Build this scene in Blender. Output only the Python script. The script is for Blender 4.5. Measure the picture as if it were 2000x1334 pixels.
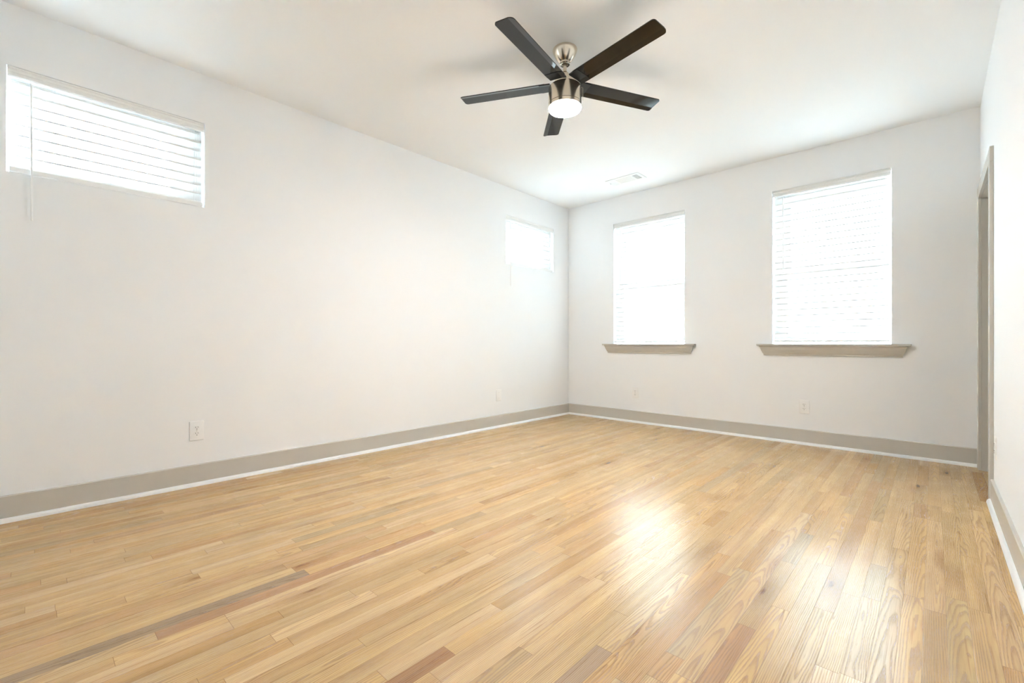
import bpy, bmesh, math, random
from mathutils import Vector, Matrix

# ------------------------------------------------------------------ clear
for o in list(bpy.data.objects):
    bpy.data.objects.remove(o)
scene = bpy.context.scene
COL = scene.collection

# ------------------------------------------------------------------ camera (metres; left wall x = 0, back wall y = 0)
CAM = (3.5713, -4.9273, 0.9411)
cam_d = bpy.data.cameras.new('camera')
cam_d.sensor_width = 36.0
cam_d.lens = 880.02 / 2000.0 * 36.0
cam_d.shift_y = 3.75 / 2000.0
cam_d.clip_start = 0.03
cam = bpy.data.objects.new('camera', cam_d)
COL.objects.link(cam)
cam.location = CAM
cam.rotation_euler = (math.radians(90), 0, math.radians(43.087))
scene.camera = cam

# ------------------------------------------------------------------ daylight outside, exposure
SKY_STRENGTH = 16.0
world = bpy.data.worlds.new('overcast_daylight')
scene.world = world
world.use_nodes = True
bg = world.node_tree.nodes['Background']
bg.inputs['Color'].default_value = (0.72, 0.88, 1.0, 1)
bg.inputs['Strength'].default_value = SKY_STRENGTH
sun_d = bpy.data.lights.new('sun', 'SUN')
sun_d.energy = 225.0
sun_d.angle = math.radians(1.0)
sun_d.color = (0.72, 0.88, 1.0)
sun = bpy.data.objects.new('sun', sun_d)
COL.objects.link(sun)
sun.location = (-6, 8, 7)
sun.rotation_euler = Vector((0.60, -0.78, -0.56)).to_track_quat('-Z', 'Y').to_euler()   # onto both window walls
scene.view_settings.view_transform = 'Standard'
scene.view_settings.look = 'None'
scene.view_settings.gamma = 1.0
scene.view_settings.use_curve_mapping = False
scene.view_settings.exposure = 1.72
cy = scene.cycles
cy.max_bounces = 16
cy.diffuse_bounces = 7
cy.glossy_bounces = 4
cy.transmission_bounces = 8
cy.transparent_max_bounces = 12
cy.caustics_reflective = True
cy.sample_clamp_indirect = 60.0
cy.use_denoising = True

# ------------------------------------------------------------------ room dimensions
H = 2.74            # ceiling
W = 3.831           # right wall
D = -5.38           # wall behind the camera
TH = 0.15

# ------------------------------------------------------------------ materials
def mat(name):
    m = bpy.data.materials.new(name)
    m.use_nodes = True
    nt = m.node_tree
    for n in list(nt.nodes):
        nt.nodes.remove(n)
    out = nt.nodes.new('ShaderNodeOutputMaterial')
    return m, nt, out

def pbsdf(nt, color, rough, metal=0.0, spec=0.5):
    b = nt.nodes.new('ShaderNodeBsdfPrincipled')
    b.inputs['Base Color'].default_value = (*color, 1)
    b.inputs['Roughness'].default_value = rough
    b.inputs['Metallic'].default_value = metal
    b.inputs['Specular IOR Level'].default_value = spec
    return b

def simple(name, color, rough=0.5, metal=0.0, spec=0.5, mottling=0.0, scale=8.0, bump=0.0, bump_scale=300.0):
    m, nt, out = mat(name)
    b = pbsdf(nt, color, rough, metal, spec)
    nt.links.new(b.outputs[0], out.inputs[0])
    tc = nt.nodes.new('ShaderNodeTexCoord')
    if mottling > 0:
        nz = nt.nodes.new('ShaderNodeTexNoise')
        nz.inputs['Scale'].default_value = scale
        nz.inputs['Detail'].default_value = 3
        nt.links.new(tc.outputs['Object'], nz.inputs['Vector'])
        mx = nt.nodes.new('ShaderNodeMix'); mx.data_type = 'RGBA'
        mx.inputs[6].default_value = (*[c * (1 - mottling) for c in color], 1)
        mx.inputs[7].default_value = (*[min(1, c * (1 + mottling)) for c in color], 1)
        nt.links.new(nz.outputs['Fac'], mx.inputs[0])
        nt.links.new(mx.outputs[2], b.inputs['Base Color'])
    if bump > 0:
        n2 = nt.nodes.new('ShaderNodeTexNoise')
        n2.inputs['Scale'].default_value = bump_scale
        nt.links.new(tc.outputs['Object'], n2.inputs['Vector'])
        bp = nt.nodes.new('ShaderNodeBump')
        bp.inputs['Strength'].default_value = bump
        bp.inputs['Distance'].default_value = 0.0005
        nt.links.new(n2.outputs['Fac'], bp.inputs['Height'])
        nt.links.new(bp.outputs['Normal'], b.inputs['Normal'])
    return m

M = {}
M['wall'] = simple('white_wall_paint', (0.878, 0.890, 0.902), 0.75, spec=0.25, mottling=0.006, scale=3)
M['ceiling'] = simple('flat_white_ceiling_paint', (0.885, 0.897, 0.909), 0.9, spec=0.1, mottling=0.005, scale=3)
M['trim_grey'] = simple('warm_grey_trim_paint', (0.58, 0.555, 0.505), 0.22, spec=0.5, mottling=0.02, scale=14)
M['trim_white'] = simple('white_trim_paint', (0.87, 0.87, 0.86), 0.4, spec=0.5, mottling=0.01, scale=20)
M['plastic_white'] = simple('white_plastic', (0.87, 0.87, 0.865), 0.35, spec=0.5, mottling=0.005)
M['vinyl'] = simple('white_vinyl', (0.85, 0.85, 0.84), 0.4, mottling=0.005)
M['slot'] = simple('dark_socket_slot', (0.02, 0.018, 0.015), 0.6, mottling=0.05)
M['vent_white'] = simple('white_enamelled_steel', (0.82, 0.82, 0.81), 0.4, mottling=0.005)
M['vent_dark'] = simple('painted_duct_shade', (0.03, 0.03, 0.03), 0.8, mottling=0.05)
M['nickel'] = simple('brushed_nickel', (0.76, 0.68, 0.57), 0.23, metal=1.0, mottling=0.05, scale=40)
M['nickel_dark'] = simple('nickel_groove', (0.12, 0.09, 0.06), 0.4, metal=1.0, mottling=0.05)
M['blade'] = simple('gloss_black_lacquer', (0.012, 0.010, 0.007), 0.06, spec=0.42, mottling=0.1, scale=6)
M['holder'] = simple('black_metal', (0.008, 0.008, 0.008), 0.35, mottling=0.05)
M['screw'] = simple('painted_screw', (0.62, 0.61, 0.58), 0.4, mottling=0.03)

def slat_mat():
    m, nt, out = mat('white_vinyl_blind_slat')
    d = nt.nodes.new('ShaderNodeBsdfDiffuse')
    t = nt.nodes.new('ShaderNodeBsdfTranslucent')
    g = nt.nodes.new('ShaderNodeBsdfGlossy')
    g.inputs['Roughness'].default_value = 0.35
    tc = nt.nodes.new('ShaderNodeTexCoord')
    nz = nt.nodes.new('ShaderNodeTexNoise'); nz.inputs['Scale'].default_value = 5
    nt.links.new(tc.outputs['Object'], nz.inputs['Vector'])
    cr = nt.nodes.new('ShaderNodeValToRGB')
    cr.color_ramp.elements[0].color = (0.61, 0.61, 0.605, 1)
    cr.color_ramp.elements[1].color = (0.64, 0.64, 0.635, 1)
    nt.links.new(nz.outputs['Fac'], cr.inputs[0])
    nt.links.new(cr.outputs[0], d.inputs[0]); nt.links.new(cr.outputs[0], t.inputs[0])
    a = nt.nodes.new('ShaderNodeMixShader'); a.inputs[0].default_value = 0.058
    nt.links.new(d.outputs[0], a.inputs[1]); nt.links.new(t.outputs[0], a.inputs[2])
    b = nt.nodes.new('ShaderNodeMixShader'); b.inputs[0].default_value = 0.03
    nt.links.new(a.outputs[0], b.inputs[1]); nt.links.new(g.outputs[0], b.inputs[2])
    nt.links.new(b.outputs[0], out.inputs[0])
    return m
M['slat'] = slat_mat()

def glass_mat():
    m, nt, out = mat('thin_window_glass')
    tr = nt.nodes.new('ShaderNodeBsdfTransparent'); tr.inputs[0].default_value = (0.93, 0.95, 0.94, 1)
    gl = nt.nodes.new('ShaderNodeBsdfGlossy'); gl.inputs['Roughness'].default_value = 0.0
    fr = nt.nodes.new('ShaderNodeFresnel'); fr.inputs[0].default_value = 1.5
    ge = nt.nodes.new('ShaderNodeNewGeometry')      # both faces of the thin pane reflect like air-to-glass
    io = nt.nodes.new('ShaderNodeMapRange')
    io.inputs['To Min'].default_value = 1.5; io.inputs['To Max'].default_value = 1/1.5
    nt.links.new(ge.outputs['Backfacing'], io.inputs['Value'])
    nt.links.new(io.outputs[0], fr.inputs[0])
    mx = nt.nodes.new('ShaderNodeMixShader')
    nt.links.new(fr.outputs[0], mx.inputs[0])
    nt.links.new(tr.outputs[0], mx.inputs[1]); nt.links.new(gl.outputs[0], mx.inputs[2])
    nt.links.new(mx.outputs[0], out.inputs[0])
    return m
M['glass'] = glass_mat()

def lamp_mat():
    m, nt, out = mat('lit_frosted_diffuser')
    e = nt.nodes.new('ShaderNodeEmission')
    e.inputs[0].default_value = (1.0, 0.965, 0.96, 1)
    e.inputs[1].default_value = 115.0
    nt.links.new(e.outputs[0], out.inputs[0])
    return m
M['lamp'] = lamp_mat()

# ---- oak strip floor: per-plank attributes drive the grain
def floor_mat():
    m, nt, out = mat('oak_strip_floor')
    N, L = nt.nodes, nt.links
    def attr(n):
        a = N.new('ShaderNodeAttribute'); a.attribute_name = n; return a
    def math_(op, a, b=None, c=None):
        n = N.new('ShaderNodeMath'); n.operation = op
        for i, v in enumerate((a, b, c)):
            if v is None: continue
            if isinstance(v, (int, float)): n.inputs[i].default_value = v
            else: L.new(v, n.inputs[i])
        return n.outputs[0]
    def comb(x, y, z):
        n = N.new('ShaderNodeCombineXYZ')
        for i, v in enumerate((x, y, z)):
            if isinstance(v, (int, float)): n.inputs[i].default_value = v
            else: L.new(v, n.inputs[i])
        return n.outputs[0]
    def noise(vec, scale=1.0, detail=2.0, rough=0.5):
        n = N.new('ShaderNodeTexNoise'); n.inputs['Scale'].default_value = scale
        n.inputs['Detail'].default_value = detail; n.inputs['Roughness'].default_value = rough
        L.new(vec, n.inputs['Vector']); return n.outputs['Fac']
    def ramp(fac, stops):
        n = N.new('ShaderNodeValToRGB'); e = n.color_ramp.elements
        while len(e) < len(stops): e.new(0.5)
        for i, (p, c) in enumerate(stops):
            e[i].position = p; e[i].color = (*c, 1) if not isinstance(c, (int, float)) else (c, c, c, 1)
        L.new(fac, n.inputs[0]); return n.outputs[0]
    def mulc(a, b, f=1.0):
        n = N.new('ShaderNodeMix'); n.data_type = 'RGBA'; n.blend_type = 'MULTIPLY'
        if isinstance(f, (int, float)): n.inputs[0].default_value = f
        else: L.new(f, n.inputs[0])
        for i, v in ((6, a), (7, b)):
            if isinstance(v, tuple): n.inputs[i].default_value = (*v, 1)
            else: L.new(v, n.inputs[i])
        return n.outputs[2]
    def sep(v):
        n = N.new('ShaderNodeSeparateXYZ'); L.new(v, n.inputs[0]); return n.outputs
    uv = sep(attr('plank_uv').outputs['Vector'])
    rn = sep(attr('plank_rand').outputs['Vector'])
    dm = sep(attr('plank_dim').outputs['Vector'])
    u, v = uv[0], uv[1]
    seed = math_('MULTIPLY', rn[0], 137.0)
    # knots: a point field, sliced at a different depth in every plank
    kn = N.new('ShaderNodeTexVoronoi'); kn.feature = 'F1'; kn.inputs['Scale'].default_value = 1.0
    L.new(comb(math_('MULTIPLY', u, 1.35), math_('MULTIPLY', v, 5.0), math_('ADD', seed, 0.3)), kn.inputs['Vector'])
    kwob = math_('SUBTRACT', noise(comb(math_('MULTIPLY', u, 30.0), math_('MULTIPLY', v, 90.0), seed), 1.0, 3.0, 0.6), 0.5)
    kd = math_('ADD', kn.outputs['Distance'], math_('MULTIPLY', kwob, 0.07))
    kbump = ramp(kd, [(0.0, 1.0), (0.12, 0.55), (0.34, 0.0)])
    # warped coordinates
    n1 = math_('SUBTRACT', noise(comb(math_('MULTIPLY', u, 2.2), math_('MULTIPLY', v, 14.0), seed), 1.0, 2.0), 0.5)
    n2 = math_('SUBTRACT', noise(comb(math_('MULTIPLY', u, 9.0), math_('MULTIPLY', v, 60.0), math_('ADD', seed, 9.0)), 1.0, 2.0), 0.5)
    cen = math_('MULTIPLY', math_('SUBTRACT', rn[1], 0.5), 0.17)
    vv = math_('SUBTRACT', math_('SUBTRACT', v, 0.0286), cen)
    vv = math_('ADD', vv, math_('MULTIPLY', n1, 0.016))
    slope = math_('MULTIPLY', math_('SUBTRACT', rn[2], 0.5), 0.085)
    dep = math_('ADD', math_('ADD', math_('MULTIPLY', rn[2], 0.03), 0.004), math_('MULTIPLY', u, slope))
    dep = math_('ADD', dep, math_('MULTIPLY', n1, 0.028))
    R = math_('SQRT', math_('ADD', math_('MULTIPLY', vv, vv), math_('MULTIPLY', dep, dep)))
    R = math_('ADD', R, math_('MULTIPLY', n2, 0.0020))
    R = math_('ADD', R, math_('MULTIPLY', kbump, 0.017))
    ph = math_('FRACT', math_('MULTIPLY', R, 190.0))
    ring = ramp(ph, [(0.0, 0.0), (0.45, 0.12), (0.80, 0.95), (0.90, 1.0), (1.0, 0.0)])
    # pores inside the dark early wood
    pores = noise(comb(math_('MULTIPLY', u, 26.0), math_('MULTIPLY', v, 1100.0), seed), 1.0, 2.0, 0.6)
    pore = ramp(pores, [(0.46, 0.0), (0.62, 1.0)])
    fine = noise(comb(math_('MULTIPLY', u, 6.0), math_('MULTIPLY', v, 420.0), math_('ADD', seed, 3.0)), 1.0, 3.0, 0.6)
    tone = noise(comb(math_('MULTIPLY', u, 1.1), math_('MULTIPLY', v, 22.0), math_('ADD', seed, 21.0)), 1.0, 2.0)
    streakn = noise(comb(math_('MULTIPLY', u, 2.6), math_('MULTIPLY', v, 110.0), math_('ADD', seed, 51.0)), 1.0, 2.0, 0.55)
    streak = ramp(streakn, [(0.63, 0.0), (0.72, 1.0)])
    col = attr('plank_color').outputs['Color']
    col = mulc(col, ramp(tone, [(0.25, (0.84, 0.80, 0.76)), (0.75, (1.10, 1.11, 1.13))]))
    col = mulc(col, ramp(fine, [(0.3, (0.88, 0.86, 0.84)), (0.7, (1.07, 1.07, 1.07))]))
    ringf = math_('MULTIPLY', ring, math_('ADD', math_('MULTIPLY', pore, 0.5), 0.42))
    col = mulc(col, (0.46, 0.36, 0.27), ringf)
    col = mulc(col, (0.66, 0.55, 0.44), math_('MULTIPLY', streak, 0.75))
    kcore = ramp(kd, [(0.0, 1.0), (0.025, 1.0), (0.060, 0.0)])
    khalo = ramp(kd, [(0.03, 1.0), (0.24, 0.0)])
    col = mulc(col, (0.62, 0.50, 0.40), math_('MULTIPLY', khalo, 0.75))
    col = mulc(col, (0.50, 0.37, 0.26), kcore)
    # joints between boards
    ev = math_('MINIMUM', v, math_('SUBTRACT', dm[1], v))
    eu = math_('MINIMUM', u, math_('SUBTRACT', dm[0], u))
    jv = ramp(math_('MULTIPLY', ev, 1000.0), [(0.25, 1.0), (0.9, 0.0)])
    ju = ramp(math_('MULTIPLY', eu, 1000.0), [(0.3, 1.0), (1.0, 0.0)])
    joint = math_('MAXIMUM', math_('MULTIPLY', jv, math_('ADD', 0.25, math_('MULTIPLY', rn[1], 0.75))), math_('MULTIPLY', ju, 0.9))
    col = mulc(col, (0.38, 0.28, 0.20), math_('MULTIPLY', joint, 0.8))
    b = pbsdf(nt, (0.5, 0.35, 0.2), 0.27, 0.0, 1.0)
    L.new(col, b.inputs['Base Color'])
    waves = noise(attr('plank_world').outputs['Vector'], 7.0, 2.0)
    rg = math_('ADD', 0.15, math_('MULTIPLY', waves, 0.09))
    rg = math_('ADD', rg, math_('MULTIPLY', ringf, 0.12))
    L.new(rg, b.inputs['Roughness'])
    hgt = math_('SUBTRACT', math_('MULTIPLY', ringf, -0.5), math_('MULTIPLY', joint, 1.2))
    bp = N.new('ShaderNodeBump'); bp.inputs['Strength'].default_value = 0.35; bp.inputs['Distance'].default_value = 0.0006
    L.new(hgt, bp.inputs['Height']); L.new(bp.outputs['Normal'], b.inputs['Normal'])
    L.new(b.outputs[0], out.inputs[0])
    return m
M['floor'] = floor_mat()

# ------------------------------------------------------------------ mesh helpers
class MB:
    """collects shapes, links them as ONE mesh object"""
    def __init__(self):
        self.bm = bmesh.new()
    def box(self, x0, x1, y0, y1, z0, z1, bevel=0.0, seg=2):
        vs = [self.bm.verts.new(p) for p in ((x0,y0,z0),(x1,y0,z0),(x1,y1,z0),(x0,y1,z0),(x0,y0,z1),(x1,y0,z1),(x1,y1,z1),(x0,y1,z1))]
        fs = [self.bm.faces.new([vs[i] for i in q]) for q in ((3,2,1,0),(4,5,6,7),(0,1,5,4),(1,2,6,5),(2,3,7,6),(3,0,4,7))]
        if bevel > 0:
            es = list({e for f in fs for e in f.edges})
            bmesh.ops.bevel(self.bm, geom=es, offset=bevel, segments=seg, affect='EDGES', profile=0.5, clamp_overlap=True)
        return self
    def quad(self, *ps):
        self.bm.faces.new([self.bm.verts.new(p) for p in ps]); return self
    def extrude(self, prof, fn0, fn1, caps=True):
        """closed profile [(a,b)] swept between fn0(a,b) and fn1(a,b)"""
        A = [self.bm.verts.new(fn0(*p)) for p in prof]; B = [self.bm.verts.new(fn1(*p)) for p in prof]
        n = len(prof)
        for i in range(n):
            j = (i + 1) % n
            self.bm.faces.new((A[i], A[j], B[j], B[i]))
        if caps:
            self.bm.faces.new(list(reversed(A))); self.bm.faces.new(B)
        return self
    def lathe(self, prof, c=(0, 0), seg=64):
        rows = []
        for r, z in prof:
            if r < 1e-6:
                rows.append([self.bm.verts.new((c[0], c[1], z))])
            else:
                rows.append([self.bm.verts.new((c[0] + r*math.cos(2*math.pi*k/seg), c[1] + r*math.sin(2*math.pi*k/seg), z)) for k in range(seg)])
        for a, b in zip(rows, rows[1:]):
            for k in range(seg):
                k2 = (k + 1) % seg
                if len(a) == 1 and len(b) == 1: continue
                if len(a) == 1: self.bm.faces.new((a[0], b[k], b[k2]))
                elif len(b) == 1: self.bm.faces.new((a[k], b[0], a[k2]))
                else: self.bm.faces.new((a[k], b[k], b[k2], a[k2]))
        return self
    def tube(self, pts, r, seg=10):
        pts = [Vector(p) for p in pts]; rings = []
        for i, p in enumerate(pts):
            d = (pts[min(i+1, len(pts)-1)] - pts[max(i-1, 0)]).normalized()
            a = d.orthogonal().normalized()
            if i and abs(d.dot(ref)) < 0.99: a = (ref - d*ref.dot(d)).normalized()
            ref = a
            b = d.cross(a)
            rings.append([self.bm.verts.new(p + (a*math.cos(2*math.pi*k/seg) + b*math.sin(2*math.pi*k/seg))*r) for k in range(seg)])
        for A, B in zip(rings, rings[1:]):
            for k in range(seg):
                self.bm.faces.new((A[k], A[(k+1)%seg], B[(k+1)%seg], B[k]))
        self.bm.faces.new(list(reversed(rings[0]))); self.bm.faces.new(rings[-1])
        return self
    def xf(self, mtx):
        bmesh.ops.transform(self.bm, matrix=mtx, verts=self.bm.verts); return self
    def build(self, name, m, parent=None, smooth=False, fix=True):
        if fix:
            bmesh.ops.recalc_face_normals(self.bm, faces=self.bm.faces)
        me = bpy.data.meshes.new(name)
        self.bm.to_mesh(me); self.bm.free()
        me.materials.append(m)
        if smooth:
            for p in me.polygons: p.use_smooth = True
            me.set_sharp_from_angle(angle=math.radians(32))
        o = bpy.data.objects.new(name, me); COL.objects.link(o)
        if parent is not None: o.parent = parent
        return o

def empty(name, loc=(0, 0, 0), rz=0.0):
    o = bpy.data.objects.new(name, None); COL.objects.link(o)
    o.location = loc; o.rotation_euler = (0, 0, rz); o.empty_display_size = 0.1
    return o
def tag(o, label, cat, group=None):
    o['label'] = label; o['category'] = cat
    if group: o['group'] = group
    return o
def struct(o, label=None, cat=None):
    o['kind'] = 'structure'
    if label: o['label'] = label
    if cat: o['category'] = cat
    return o

# ------------------------------------------------------------------ walls, ceiling
def wall_panel(name, a0, a1, z0, z1, holes, to3d, m):
    """slab with rectangular holes; to3d(a, depth, z), depth 0 = room face, 1 = outer face"""
    As = sorted({a0, a1, *[h[i] for h in holes for i in (0, 1)]}); Zs = sorted({z0, z1, *[h[i] for h in holes for i in (2, 3)]})
    solid = {}
    for i in range(len(As)-1):
        for k in range(len(Zs)-1):
            ca, cz = (As[i]+As[i+1])/2, (Zs[k]+Zs[k+1])/2
            solid[i, k] = not any(h[0] < ca < h[1] and h[2] < cz < h[3] for h in holes)
    mb = MB()
    for (i, k), s in solid.items():
        if not s: continue
        p, q, r, t = As[i], As[i+1], Zs[k], Zs[k+1]
        mb.quad(to3d(p,0,r), to3d(q,0,r), to3d(q,0,t), to3d(p,0,t))
        mb.quad(to3d(p,1,r), to3d(q,1,r), to3d(q,1,t), to3d(p,1,t))
        for di, dk, e in ((-1,0,(p,r,p,t)), (1,0,(q,r,q,t)), (0,-1,(p,r,q,r)), (0,1,(p,t,q,t))):
            if not solid.get((i+di, k+dk), False):
                mb.quad(to3d(e[0],0,e[1]), to3d(e[2],0,e[3]), to3d(e[2],1,e[3]), to3d(e[0],1,e[1]))
    bmesh.ops.remove_doubles(mb.bm, verts=mb.bm.verts, dist=1e-5)
    return mb.build(name, m)

WT, WB, LB = 2.415, 0.938, 1.852           # window head, tall window sill, high window sill
WIN_L = [(-5.014, -4.127), (-1.209, -0.322)]
WIN_B = [(0.680, 1.567), (2.427, 3.314)]
DOOR = (-0.975, -0.105, 2.035)

o = wall_panel('wall_left', D - TH, TH, 0, H, [(a, b, LB, WT) for a, b in WIN_L], lambda a, d, z: (-TH*d, a, z), M['wall'])
struct(o, 'long white wall with two high horizontal windows', 'wall')
o = wall_panel('wall_back', 0.0, W, 0, H, [(a, b, WB-0.02, WT) for a, b in WIN_B], lambda a, d, z: (a, TH*d, z), M['wall'])
struct(o, 'white end wall with two tall windows', 'wall')
o = wall_panel('wall_right', D - TH, TH, 0, H, [(DOOR[0], DOOR[1], -0.0, DOOR[2])], lambda a, d, z: (W + 0.12*d, a, z), M['wall'])
struct(o, 'white wall with the grey cased doorway', 'wall')
o = wall_panel('wall_front', 0.0, W, 0, H, [], lambda a, d, z: (a, D - TH*d, z), M['wall'])
struct(o, 'white wall behind the camera', 'wall')
CX = 5.25                                   # closet beyond the doorway
o = MB().box(CX, CX+0.1, -1.7, TH, 0, H).box(W+0.12, CX, -1.7, -1.6, 0, H).box(W+0.12, CX, 0.02, TH, 0, H).build('wall_closet', M['wall'])
struct(o, 'white walls of the closet beyond the doorway', 'wall')
o = MB().box(-TH, CX+0.1, D-TH, TH, H, H+0.1).build('ceiling', M['ceiling'])
struct(o, 'flat white ceiling', 'ceiling')

# ------------------------------------------------------------------ oak strip floor
def build_floor():
    rnd = random.Random(11)
    PW = 0.0572
    x0, x1, y0, y1 = 0.0, CX, D, 0.02
    honey = [(0.665, 0.465, 0.255), (0.65, 0.445, 0.235), (0.69, 0.49, 0.28), (0.64, 0.45, 0.245), (0.675, 0.46, 0.245), (0.66, 0.47, 0.265)]
    special = {29: [(-5.38, -4.15, (0.37, 0.27, 0.178))], 30: [(-4.65, -3.55, (0.50, 0.30, 0.165))], 43: [(-4.55, -4.05, (0.46, 0.265, 0.14))],
               49: [(-4.4, -3.72, (0.48, 0.345, 0.24))], 52: [(-3.6, -2.9, (0.56, 0.43, 0.28))], 54: [(-3.9, -3.3, (0.48, 0.295, 0.165))],
               63: [(-3.2, -2.6, (0.61, 0.465, 0.27))], 66: [(-1.05, -0.2, (0.50, 0.30, 0.13))]}
    verts, faces, A_uv, A_rand, A_dim, A_col = [], [], [], [], [], []
    row = 0; x = x0
    while x < x1 - 1e-6:
        w = min(PW, x1 - x)
        cuts = []
        y = y0 - rnd.uniform(0, 0.9)
        while y < y1:
            ln = rnd.choice((0.25, 0.35, 0.45, 0.6, 0.75, 0.9, 1.1, 1.4, 1.7)) * rnd.uniform(0.85, 1.2)
            cuts.append((y, y + ln, None)); y += ln
        for a, b, c in special.get(row, []):
            keep = []
            for p, q, cc in cuts:
                if q <= a or p >= b: keep.append((p, q, cc))
                else:
                    if p < a - 0.12: keep.append((p, a, cc))
                    if q > b + 0.12: keep.append((b, q, cc))
            keep.append((a, b, c)); cuts = sorted(keep, key=lambda t: t[0])
            fixed = []
            for n, (p, q, cc) in enumerate(cuts):
                if fixed and p > fixed[-1][1] + 1e-6: p = fixed[-1][1]
                fixed.append((p, q, cc))
            cuts = fixed
        for p, q, c in cuts:
            a, b = max(p, y0), min(q, y1)
            if b - a < 1e-4: continue
            if c is None:
                t = rnd.random()
                if t < 0.08: c = (0.60, 0.385, 0.205)
                elif t < 0.14: c = (0.575, 0.42, 0.25)
                elif t < 0.24: c = (0.71, 0.51, 0.32)
                elif t < 0.32: c = (0.62, 0.405, 0.20)
                else: c = rnd.choice(honey)
                f = rnd.uniform(0.95, 1.07); g = rnd.uniform(-0.012, 0.012)
                c = (c[0]*f + g, c[1]*f*0.97, (c[2]*f - g)*0.76)
            else: c = (c[0]*1.05, c[1], c[2]*0.80)
            r3 = (rnd.random(), rnd.random(), rnd.random())
            i = len(verts)
            for (vx, vy) in ((x, a), (x + w, a), (x + w, b), (x, b)):
                verts.append((vx, vy, 0.0)); A_uv.append((vy - p, vx - x, 0.0)); A_rand.append(r3); A_dim.append((q - p, PW, 0.0)); A_col.append((*c, 1.0))
            faces.append((i, i+1, i+2, i+3))
        x += w; row += 1
    n = len(verts)
    z = -0.1                                  # slab under the boards
    for vx, vy, vz in ((x0,y0,-0.002),(x1,y0,-0.002),(x1,y1,-0.002),(x0,y1,-0.002),(x0,y0,z),(x1,y0,z),(x1,y1,z),(x0,y1,z)):
        verts.append((vx, vy, vz)); A_uv.append((0.1, 0.03, 0)); A_rand.append((.5, .5, .5)); A_dim.append((0.2, PW, 0)); A_col.append((.5, .35, .2, 1))
    for q in ((7,6,5,4),(0,4,5,1),(1,5,6,2),(2,6,7,3),(3,7,4,0)):
        faces.append(tuple(n + k for k in q))
    me = bpy.data.meshes.new('floor')
    me.from_pydata(verts, [], faces)
    for nm, dat in (('plank_uv', A_uv), ('plank_rand', A_rand), ('plank_dim', A_dim), ('plank_world', verts)):
        at = me.attributes.new(nm, 'FLOAT_VECTOR', 'POINT')
        at.data.foreach_set('vector', [c for v in dat for c in v])
    at = me.attributes.new('plank_color', 'FLOAT_COLOR', 'POINT')
    at.data.foreach_set('color', [c for v in A_col for c in v])
    me.materials.append(M['floor'])
    o = bpy.data.objects.new('floor', me); COL.objects.link(o)
    struct(o, 'honey coloured oak strip floor with a satin gloss', 'floor')
build_floor()

# ------------------------------------------------------------------ baseboards with white shoe moulding
BH, BT = 0.140, 0.014
board_prof = [(0, 0), (BT, 0), (BT, BH-0.004), (BT-0.004, BH), (0, BH)]
shoe_prof = [(BT, 0.0)] + [(BT + 0.017*math.cos(a), 0.024*math.sin(a)) for a in [math.pi/2*k/6 for k in range(7)]]
def baseboard(name, label, p0, p1, inward):
    """runs p0 -> p1 along the wall foot; inward = unit vector into the room"""
    f0 = lambda a, b: (p0[0] + inward[0]*a, p0[1] + inward[1]*a, b)
    f1 = lambda a, b: (p1[0] + inward[0]*a, p1[1] + inward[1]*a, b)
    o = struct(MB().extrude(board_prof, f0, f1).build(name, M['trim_grey']), label, 'baseboard')
    s = MB().extrude(shoe_prof, f0, f1).build('shoe_molding', M['trim_white'], o)
    s['label'] = 'white quarter-round shoe moulding'
    return o
baseboard('baseboard_left', 'grey baseboard along the long left wall', (0, D, 0), (0, 0, 0), (1, 0))
baseboard('baseboard_back', 'grey baseboard under the two tall windows', (BT, 0, 0), (W - 0.018, 0, 0), (0, -1))
baseboard('baseboard_right', 'grey baseboard running from the doorway towards the camera', (W, D, 0), (W, -1.051, 0), (-1, 0))
baseboard('baseboard_front', 'grey baseboard on the wall behind the camera', (BT, D, 0), (W - BT, D, 0), (0, 1))

# ------------------------------------------------------------------ doorway: jamb, stop, casing
dr = struct(empty('door_1', (W, -0.54, 0)), 'doorway with warm grey casing at the end of the right wall', 'doorway')
def dpart(mb, name, m=M['trim_grey']):
    mb.xf(Matrix.Translation((-W, 0.54, 0))); return mb.build(name, m, dr)
JX0, JX1 = W, W + 0.12
dpart(MB().box(JX0, JX1, -0.975, -0.955, 0, 2.035).box(JX0, JX1, -0.125, -0.105, 0, 2.035).box(JX0, JX1, -0.955, -0.125, 2.015, 2.035), 'door_jamb')
dpart(MB().box(W+0.05, W+0.085, -0.955, -0.943, 0, 2.015).box(W+0.05, W+0.085, -0.137, -0.125, 0, 2.015).box(W+0.05, W+0.085, -0.943, -0.137, 2.003, 2.015), 'door_stop')
cas = 0.018
dpart(MB().box(W-cas, W, -1.051, -0.960, 0, 2.020, 0.002), 'door_casing')
dpart(MB().box(W-cas, W, -0.120, -0.029, 0, 2.020, 0.002), 'door_casing')
dpart(MB().box(W-cas, W, -1.051, -0.029, 2.020, 2.108, 0.002), 'head_casing')

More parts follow.
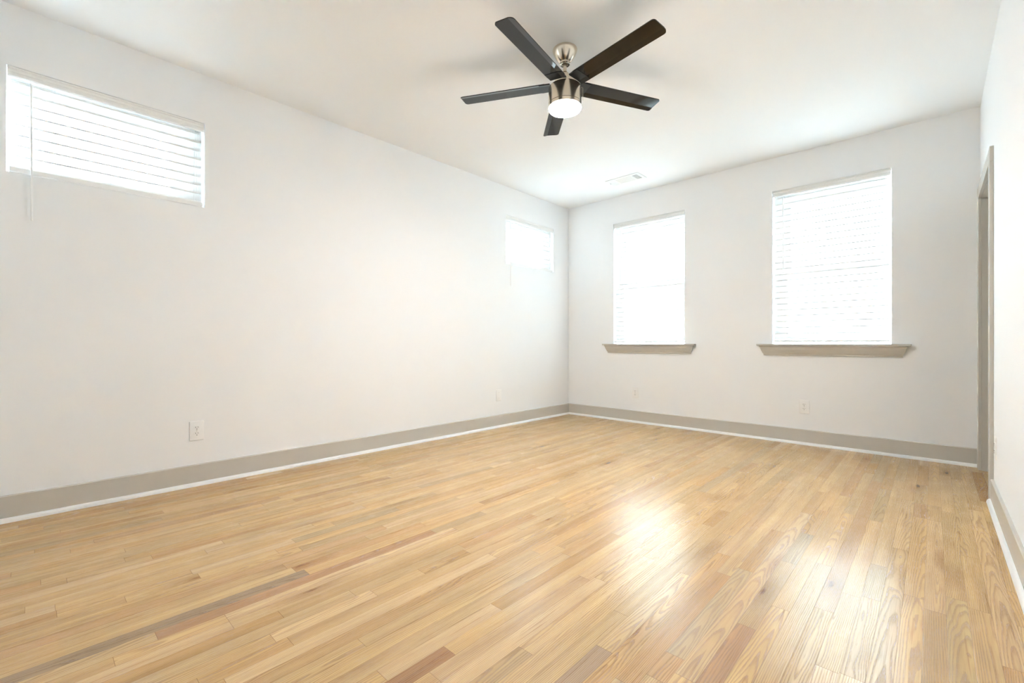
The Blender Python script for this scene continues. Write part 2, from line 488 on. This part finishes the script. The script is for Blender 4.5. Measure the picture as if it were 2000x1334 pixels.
# ------------------------------------------------------------------ windows: frame, sashes, panes (local: x along the wall, y outward, z up)
def window(idx, label, base, rz, w, zb, zt, single_hung):
    e = struct(empty(f'window_{idx}', base, rz), label, 'window')
    y0, y1 = 0.085, 0.148
    f = MB()
    f.box(0, 0.035, y0, y1, zb, zt).box(w-0.035, w, y0, y1, zb, zt).box(0.035, w-0.035, y0, y1, zt-0.035, zt).box(0.035, w-0.035, y0, y1, zb, zb+0.055)
    f.build('window_frame', M['vinyl'], e)
    def sash(name, z0, z1, ya, yb):
        s = MB(); r = 0.035; rb = 0.05 if z0 < zb + 0.1 else r
        s.box(0.035, 0.035+r, ya, yb, z0, z1).box(w-0.035-r, w-0.035, ya, yb, z0, z1)
        s.box(0.035+r, w-0.035-r, ya, yb, z0, z0+rb).box(0.035+r, w-0.035-r, ya, yb, z1-r, z1)
        so = s.build(name, M['vinyl'], e)
        ym = (ya+yb)/2
        MB().box(0.035+r-0.004, w-0.035-r+0.004, ym-0.002, ym+0.002, z0+rb-0.004, z1-r+0.004).build('pane', M['glass'], so)
    if single_hung:
        mid = (zb + zt)/2 + 0.005
        sash('lower_sash', zb+0.055, mid+0.018, y0+0.004, y0+0.030)
        sash('upper_sash', mid-0.018, zt-0.035, y0+0.032, y0+0.058)
    else:
        sash('fixed_sash', zb+0.055, zt-0.035, y0+0.012, y0+0.045)
    return e
RZL = math.radians(90)      # left wall: local x -> +y, local y -> -x
w1 = window(1, 'high horizontal window in the left wall nearest the camera', (0, WIN_L[0][0], 0), RZL, 0.887, LB, WT, False)
w2 = window(2, 'high horizontal window in the left wall beside the far corner', (0, WIN_L[1][0], 0), RZL, 0.887, LB, WT, False)
w3 = window(3, 'tall window in the back wall beside the far corner', (WIN_B[0][0], 0, 0), 0, 0.887, WB, WT, True)
w4 = window(4, 'tall window in the back wall nearer the doorway', (WIN_B[1][0], 0, 0), 0, 0.887, WB, WT, True)

def sill(e, w):
    """painted stool with a mitre-returned crown apron"""
    c = w/2; zt = 0.936
    s = MB().box(-0.0005, w+0.0005, 0.0, 0.085, zt-0.017, zt)
    s.box(c-0.570, c+0.570, -0.062, 0.0, zt-0.017, zt, 0.003)
    s.build('window_stool', M['trim_grey'], e)
    prof = [(0.046, 0.0), (0.046, -0.010), (0.040, -0.016), (0.034, -0.040), (0.024, -0.066), (0.014, -0.082), (0.014, -0.094), (0.0, -0.094), (0.0, 0.0)]
    z1 = zt - 0.017
    hw = lambda a: c*0 + 0.502 + a
    A = MB()
    L_ = [A.bm.verts.new((c - hw(a), -a, z1 + b)) for a, b in prof]; R_ = [A.bm.verts.new((c + hw(a), -a, z1 + b)) for a, b in prof]
    n = len(prof)
    for i in range(n):
        j = (i+1) % n
        A.bm.faces.new((L_[i], L_[j], R_[j], R_[i]))
    # mitred returns: each profile point runs back to the wall
    for S, sg in ((L_, -1), (R_, 1)):
        back = [A.bm.verts.new((c + sg*hw(a), 0.0, z1 + b)) for a, b in prof]
        for i in range(n-3):
            A.bm.faces.new((S[i], S[i+1], back[i+1], back[i]))
        A.bm.faces.new([S[0], back[0], S[n-1]])
        A.bm.faces.new([S[n-3], S[n-2], back[n-3]])
    bmesh.ops.remove_doubles(A.bm, verts=A.bm.verts, dist=1e-6)
    A.build('window_apron', M['trim_grey'], e)
sill(w3, 0.887); sill(w4, 0.887)

# ------------------------------------------------------------------ horizontal blinds
def blind(label, base, rz, w, zt, rail_top, rail_h, n_slats, wand_at, wand_z, cords, pitch=0.0568):
    """local: x along the wall, y outward (negative = into the room), z up"""
    e = tag(empty('window_blind', base, rz), label, 'window blind', 'white slatted window blinds')
    g = 0.010
    # headrail and moulded valance
    MB().box(g, w-g, 0.018, 0.070, zt-0.045, zt-0.001, 0.002).build('headrail', M['vinyl'], e)
    vp = [(0.002, 0.0), (0.002, -0.008), (0.006, -0.012), (0.006, -0.026), (0.002, -0.031), (0.002, -0.046), (0.006, -0.054), (0.016, -0.054), (0.016, 0.0)]
    zv = zt - 0.002
    MB().extrude(vp, lambda a, b: (0.004, a, zv + b), lambda a, b: (w-0.004, a, zv + b)).build('valance', M['vinyl'], e)
    # slats: crowned sheets with rolled edges, closed, room edge down
    S = MB(); tilt = math.radians(86); width = 0.0680; yc = 0.044
    def section(zlow):
        pts = []
        K = 6
        for k in range(K+1):
            t = k/K - 0.5
            s = t*width; crown = 0.0022*(1 - 4*t*t)
            # along-slat direction: from the room-side low edge up and outward
            dy, dz = math.cos(tilt), math.sin(tilt)
            ny, nz = -math.sin(tilt), math.cos(tilt)
            pts.append((yc + s*dy + crown*ny, s*dz + crown*nz))
        lip = 0.0028
        ny, nz = math.sin(tilt), -math.cos(tilt)
        pts = [(pts[0][0] + lip*ny, pts[0][1] + lip*nz)] + pts + [(pts[-1][0] + lip*ny, pts[-1][1] + lip*nz)]
        zmin = min(p[1] for p in pts)
        return [(p[0], p[1] - zmin + zlow) for p in pts]
    for k in range(n_slats):
        sec = section(rail_top + 0.006 + k*pitch)
        A = [S.bm.verts.new((g, y, z)) for y, z in sec]; B = [S.bm.verts.new((w-g, y, z)) for y, z in sec]
        for i in range(len(sec)-1):
            S.bm.faces.new((A[i], B[i], B[i+1], A[i+1]))
        # opaque lower edge, shaped taller than a real slat edge so darker lines show
        ye, ze = sec[1][0], min(p[1] for p in sec)
        ring = [(ye-0.0030, ze-0.0004), (ye-0.0022, ze-0.0012), (ye-0.0004, ze-0.0012), (ye+0.0004, ze-0.0004), (ye+0.0004, ze+0.0078), (ye-0.0030, ze+0.0078)]
        A = [S.bm.verts.new((g, y, z)) for y, z in ring]; B = [S.bm.verts.new((w-g, y, z)) for y, z in ring]
        for i in range(6):
            j = (i+1) % 6
            S.bm.faces.new((A[i], A[j], B[j], B[i])).material_index = 1
        S.bm.faces.new(list(reversed(A))).material_index = 1; S.bm.faces.new(B).material_index = 1
    so = S.build('slats', M['slat'], e, smooth=True, fix=False)
    so.data.materials.append(M['vinyl'])
    yr = yc - 0.012
    MB().box(g, w-g, yr-0.022, yr+0.022, rail_top-rail_h, rail_top, 0.003).build('bottom_rail', M['vinyl'], e)
    ytop = yc - width/2*math.cos(tilt) - 0.004
    for cx in cords:
        MB().tube([(cx, ytop, zt-0.05), (cx, ytop, rail_top-0.002)], 0.0009, 6).tube([(cx+0.012, ytop, zt-0.05), (cx+0.012, ytop, rail_top-0.002)], 0.0007, 6).build('ladder_cord', M['vinyl'], e)
        MB().lathe([(0, rail_top-rail_h-0.010), (0.004, rail_top-rail_h-0.010), (0.006, rail_top-rail_h-0.004), (0.006, rail_top-rail_h+0.001), (0, rail_top-rail_h+0.001)], (cx, yr-0.008), 14).build('cord_plug', M['vinyl'], e, smooth=True)
    # tilt wand
    yw = -0.019
    wd = MB().tube([(wand_at, yw+0.012, zt-0.052), (wand_at, yw, zt-0.060), (wand_at, yw, zt-0.085)], 0.0016, 8)
    wd.tube([(wand_at, yw, zt-0.075), (wand_at+0.002, yw-0.001, wand_z)], 0.0046, 8)
    wd.build('tilt_wand', M['plastic_white'], e, smooth=True)
    return e
CORDS = (0.105, 0.4435, 0.782)
blind('white slat blind in the high left window nearest the camera', (0, WIN_L[0][0], 0), RZL, 0.887, WT, 1.886, 0.030, 9, 0.090, 1.604, (0.175, 0.835))
blind('small white slat blind in the high window beside the far corner', (0, WIN_L[1][0], 0), RZL, 0.887, WT, 1.886, 0.030, 9, 0.054, 1.604, (0.175, 0.835))
blind('white slat blind in the tall back window beside the far corner', (WIN_B[0][0], 0, 0), 0, 0.887, WT, 0.972, 0.017, 25, 0.103, 1.613, CORDS)
blind('white slat blind in the tall back window nearest the doorway', (WIN_B[1][0], 0, 0), 0, 0.887, WT, 0.972, 0.017, 25, 0.095, 1.615, CORDS)

# ------------------------------------------------------------------ wall plates (local: x along wall, -y into the room)
def rounded_rect(hw, hh, r, n=5):
    pts = []
    for cx, cz, a0 in ((hw-r, hh-r, 0), (-hw+r, hh-r, 90), (-hw+r, -hh+r, 180), (hw-r, -hh+r, 270)):
        for k in range(n+1):
            a = math.radians(a0 + 90*k/n); pts.append((cx + r*math.cos(a), cz + r*math.sin(a)))
    return pts
def plate(label, base, rz, kind, name, group):
    e = tag(empty(name, base, rz), label, 'outlet' if kind == 'duplex' else 'wall plate', group)
    hw, hh = 0.041, 0.064
    mb = MB()
    rings = []
    for inset, y in ((0.0, 0.0), (0.0, -0.0025), (0.0012, -0.0042), (0.0035, -0.0055)):
        rings.append([mb.bm.verts.new((px, y, pz)) for px, pz in rounded_rect(hw-inset, hh-inset, 0.005)])
    n = len(rings[0])
    for A, B in zip(rings, rings[1:]):
        for k in range(n):
            mb.bm.faces.new((A[k], A[(k+1)%n], B[(k+1)%n], B[k]))
    mb.bm.faces.new(rings[-1]); mb.bm.faces.new(list(reversed(rings[0])))
    mb.build('cover_plate', M['plastic_white'], e, smooth=True)
    def screw(z):
        s = MB().lathe([(0.0035, 0), (0.0035, 0.0012), (0.002, 0.0018), (0, 0.0018)], seg=16)
        s.xf(Matrix.Translation((0, -0.0054, z)) @ Matrix.Rotation(math.radians(90), 4, 'X')); s.build('screw', M['screw'], e, smooth=True)
    if kind == 'duplex':
        for z in (0.0195, -0.0195):
            r = MB(); R = 0.0172
            pts = []
            for k in range(48):
                a = 2*math.pi*k/48
                pts.append((R*math.cos(a), max(-0.0142, min(0.0142, R*math.sin(a)))))
            r.extrude(pts, lambda a, b: (a, -0.0050, z + b), lambda a, b: (a, -0.0080, z + b))
            ro = r.build('receptacle', M['plastic_white'], e)
            s = MB().box(-0.0075, -0.0050, -0.0084, -0.0070, z+0.0005, z+0.0085).box(0.0050, 0.0075, -0.0084, -0.0070, z+0.0015, z+0.0080)
            s.extrude([(0.0026*math.cos(a), 0.0026*math.sin(a)) for a in [2*math.pi*k/14 for k in range(14)]], lambda a, b: (a, -0.0070, z-0.0075 + b), lambda a, b: (a, -0.0084, z-0.0075 + b))
            s.build('socket_slots', M['slot'], ro)
        screw(0.0)
    else:
        screw(0.030); screw(-0.030)
    return e
GP = 'white duplex outlets low on the walls'
plate('white duplex outlet low on the left wall, nearest the camera', (0, -4.1735, 0.362), RZL, 'duplex', 'wall_outlet', GP)
plate('white duplex outlet under the tall window beside the far corner', (0.976, 0, 0.3525), 0, 'duplex', 'wall_outlet', GP)
plate('white duplex outlet under the tall window nearest the doorway', (2.692, 0, 0.351), 0, 'duplex', 'wall_outlet', GP)
plate('white duplex outlet on the right wall beside the grey door casing', (W, -1.190, 0.348), math.radians(-90), 'duplex', 'wall_outlet', GP)
plate('blank white wall plate low on the left wall near the far corner', (0, -1.330, 0.357), RZL, 'blank', 'blank_wall_plate', None)

# ------------------------------------------------------------------ ceiling supply register
def register():
    e = tag(empty('air_vent', (1.110, -0.473, H)), 'white rectangular air vent in the ceiling before the back wall', 'air vent')
    hx, hy = 0.196, 0.100
    # flange as a frame around three openings
    mb = MB()
    Z0, Z1 = 0.0, -0.006
    xs = [-hx, -0.160, -0.118, -0.098, 0.083, 0.104, 0.160, hx]; ys = [-hy, -0.062, 0.070, hy]
    for i in range(7):
        for k in range(3):
            if k == 1 and i in (1, 3, 5): continue
            mb.box(xs[i], xs[i+1], ys[k], ys[k+1], Z1, Z0)
    bmesh.ops.remove_doubles(mb.bm, verts=mb.bm.verts, dist=1e-5)
    mb.build('flange', M['vent_white'], e)
    MB().box(xs[1], xs[6], ys[1], ys[2], -0.0005, 0.0).build('duct_shade_sheet', M['vent_dark'], e)  # flat sheet; its dark colour stands in for shade inside the duct
    lv = MB()
    for k in range(9):                     # middle bank, louvers along the vent
        y = ys[1] + 0.008 + k*0.0146
        lv.quad((xs[3], y-0.005, -0.0010), (xs[4], y-0.005, -0.0010), (xs[4], y+0.0055, -0.0058), (xs[3], y+0.0055, -0.0058))
    lv.build('louvers', M['vent_white'], e, fix=False)
    lv = MB()
    for k in range(4):
        x = xs[1] + 0.003 + k*0.0105
        lv.quad((x-0.003, ys[1], -0.0058), (x-0.003, ys[2], -0.0058), (x+0.009, ys[2], -0.0010), (x+0.009, ys[1], -0.0010))
    lv.build('louvers', M['vent_white'], e, fix=False)
    lv = MB()
    for k in range(5):
        x = xs[5] + 0.007 + k*0.0112
        lv.box(x-0.0012, x+0.0012, ys[1], ys[2], -0.0056, -0.0008)
    for k in range(8):
        y = ys[1] + 0.012 + k*0.0155
        lv.box(xs[5], xs[6], y-0.0012, y+0.0012, -0.0050, -0.0012)
    lv.build('louvers', M['vent_white'], e)
    MB().box(-0.187, -0.181, -0.012, 0.004, -0.016, -0.005, 0.001).build('damper_lever', M['vent_white'], e)
register()

# ------------------------------------------------------------------ ceiling fan
def fan():
    FX, FY = 1.921, -2.688
    e = tag(empty('ceiling_fan', (FX, FY, H)), 'brushed nickel ceiling fan with five glossy black blades and lit lamp', 'ceiling fan')
    z = lambda v: v - H
    can = MB().lathe([(0, z(2.740)), (0.074, z(2.740)), (0.075, z(2.736)), (0.073, z(2.727)), (0.065, z(2.708)), (0.053, z(2.688)), (0.040, z(2.671)), (0.031, z(2.664)), (0.0, z(2.664))], seg=72).build('canopy', M['nickel'], e, smooth=True)
    MB().lathe([(0.020, z(2.650)), (0.029, z(2.648)), (0.033, z(2.652)), (0.034, z(2.660)), (0.030, z(2.666)), (0.020, z(2.666)), (0.0165, z(2.660)), (0.020, z(2.650))], seg=48).build('canopy_ring', M['nickel'], can, smooth=True)
    MB().lathe([(0, z(2.672)), (0.0110, z(2.672)), (0.0110, z(2.590)), (0, z(2.590))], seg=32).build('downrod', M['nickel'], e, smooth=True)
    MB().lathe([(0, z(2.604)), (0.014, z(2.604)), (0.022, z(2.596)), (0.026, z(2.585)), (0.026, z(2.566)), (0.034, z(2.556)), (0.034, z(2.546)), (0, z(2.546))], seg=40).build('rod_coupling', M['nickel'], e, smooth=True)
    mh = MB().lathe([(0, z(2.548)), (0.060, z(2.548)), (0.066, z(2.545)), (0.066, z(2.516)), (0.090, z(2.514)), (0.097, z(2.509)), (0.100, z(2.500)), (0.1015, z(2.4075)), (0.0, z(2.4075))], seg=96).build('motor_housing', M['nickel'], e, smooth=True)
    MB().lathe([(0.0, z(2.4075)), (0.0995, z(2.4075)), (0.0995, z(2.4045)), (0, z(2.4045))], seg=96).build('seam_groove', M['nickel_dark'], mh, smooth=True)
    lk = MB().lathe([(0.0, z(2.4045)), (0.1015, z(2.4045)), (0.1020, z(2.385)), (0.0985, z(2.3835)), (0.0, z(2.3835))], seg=96).build('light_kit_band', M['nickel'], e, smooth=True)
    MB().lathe([(0.0985, z(2.3838)), (0.0985, z(2.378)), (0.094, z(2.371)), (0.080, z(2.365)), (0.055, z(2.361)), (0.025, z(2.3595)), (0.0, z(2.3592))], seg=96).build('light_diffuser', M['lamp'], lk, smooth=True)
    # pull chain hanging at the side of the housing
    ang = math.radians(43.1 - 6)
    rx, ry = math.cos(ang), math.sin(ang)
    pc = MB().tube([(rx*0.098, ry*0.098, z(2.505)), (rx*0.1065, ry*0.1065, z(2.506)), (rx*0.1085, ry*0.1085, z(2.500)), (rx*0.1085, ry*0.1085, z(2.425))], 0.0013, 8)
    for k in range(18):
        bmesh.ops.create_icosphere(pc.bm, subdivisions=1, radius=0.0021, matrix=Matrix.Translation((rx*0.1085, ry*0.1085, z(2.498 - k*0.0042))))
    pc.build('pull_chain', M['nickel'], e, smooth=True)
    # blades
    ZB = z(2.527)
    def blade_mesh():
        """local: x outward, y towards the lower edge side"""
        y0, y1, yf = -0.058, 0.058, 0.027           # fold line yf; lower (trailing) edge at y1
        r0, r1 = 0.118, 0.668
        t1, t2 = math.radians(-4.5), math.radians(-17.0)
        def hgt(y):
            return math.tan(t1)*y if y <= yf else math.tan(t1)*yf + math.tan(t2)*(y - yf)
        # outline: rows across y, each with inner and outer x (rounded tip corners)
        ys = []
        for y in (y0, y0+0.002, y0+0.006, y0+0.012, y0+0.018, -0.02, 0.0, yf-0.0008, yf+0.0008, y1-0.018, y1-0.012, y1-0.006, y1-0.002, y1):
            ys.append(y)
        rc = 0.018
        def tipx(y):
            d = min(y - y0, y1 - y)
            base = r1 - 0.10*(0.058 - y)*0.0
            if d >= rc: return base
            q = rc - d
            return base - rc + math.sqrt(max(rc*rc - q*q, 0))
        return ys, tipx, hgt, r0, y0, y1, yf
    ys, tipx, hgt, r0, y0, y1, yf = blade_mesh()
    th = 0.0055
    for k in range(5):
        a = math.radians(63.6 + 72*k)
        mtx = Matrix.Translation((0, 0, ZB)) @ Matrix.Rotation(a, 4, 'Z')
        mb = MB(); top = []; bot = []
        for y in ys:
            xin = r0
            row_t, row_b = [], []
            for s in (0.0, 0.25, 0.5, 0.75, 1.0):
                x = xin + (tipx(y) - xin)*s
                row_t.append(mb.bm.verts.new((x, y, hgt(y) + th/2))); row_b.append(mb.bm.verts.new((x, y, hgt(y) - th/2)))
            top.append(row_t); bot.append(row_b)
        nr, nc = len(ys), 5
        for i in range(nr-1):
            for j in range(nc-1):
                mb.bm.faces.new((top[i][j], top[i][j+1], top[i+1][j+1], top[i+1][j]))
                mb.bm.faces.new((bot[i][j], bot[i+1][j], bot[i+1][j+1], bot[i][j+1]))
            mb.bm.faces.new((top[i][0], top[i+1][0], bot[i+1][0], bot[i][0]))
            mb.bm.faces.new((top[i][-1], bot[i][-1], bot[i+1][-1], top[i+1][-1]))
        for j in range(nc-1):
            mb.bm.faces.new((top[0][j], bot[0][j], bot[0][j+1], top[0][j+1]))
            mb.bm.faces.new((top[-1][j], top[-1][j+1], bot[-1][j+1], bot[-1][j]))
        mb.xf(mtx)
        bl = mb.build('blade', M['blade'], e)
        # black holder that carries the blade root
        hb = MB()
        prof = [(y, hgt(y) + th/2 + 0.0005) for y in (-0.0565, 0.0, yf, 0.0565)]
        prof += [(y, hgt(y) - th/2 - 0.0025) for y in (0.0565, yf, 0.0, -0.0565)]
        hb.extrude(prof, lambda p, q: (0.086, p*0.94, q), lambda p, q: (0.152, p, q))
        hb.xf(mtx); hb.build('blade_holder', M['holder'], bl)
fan()
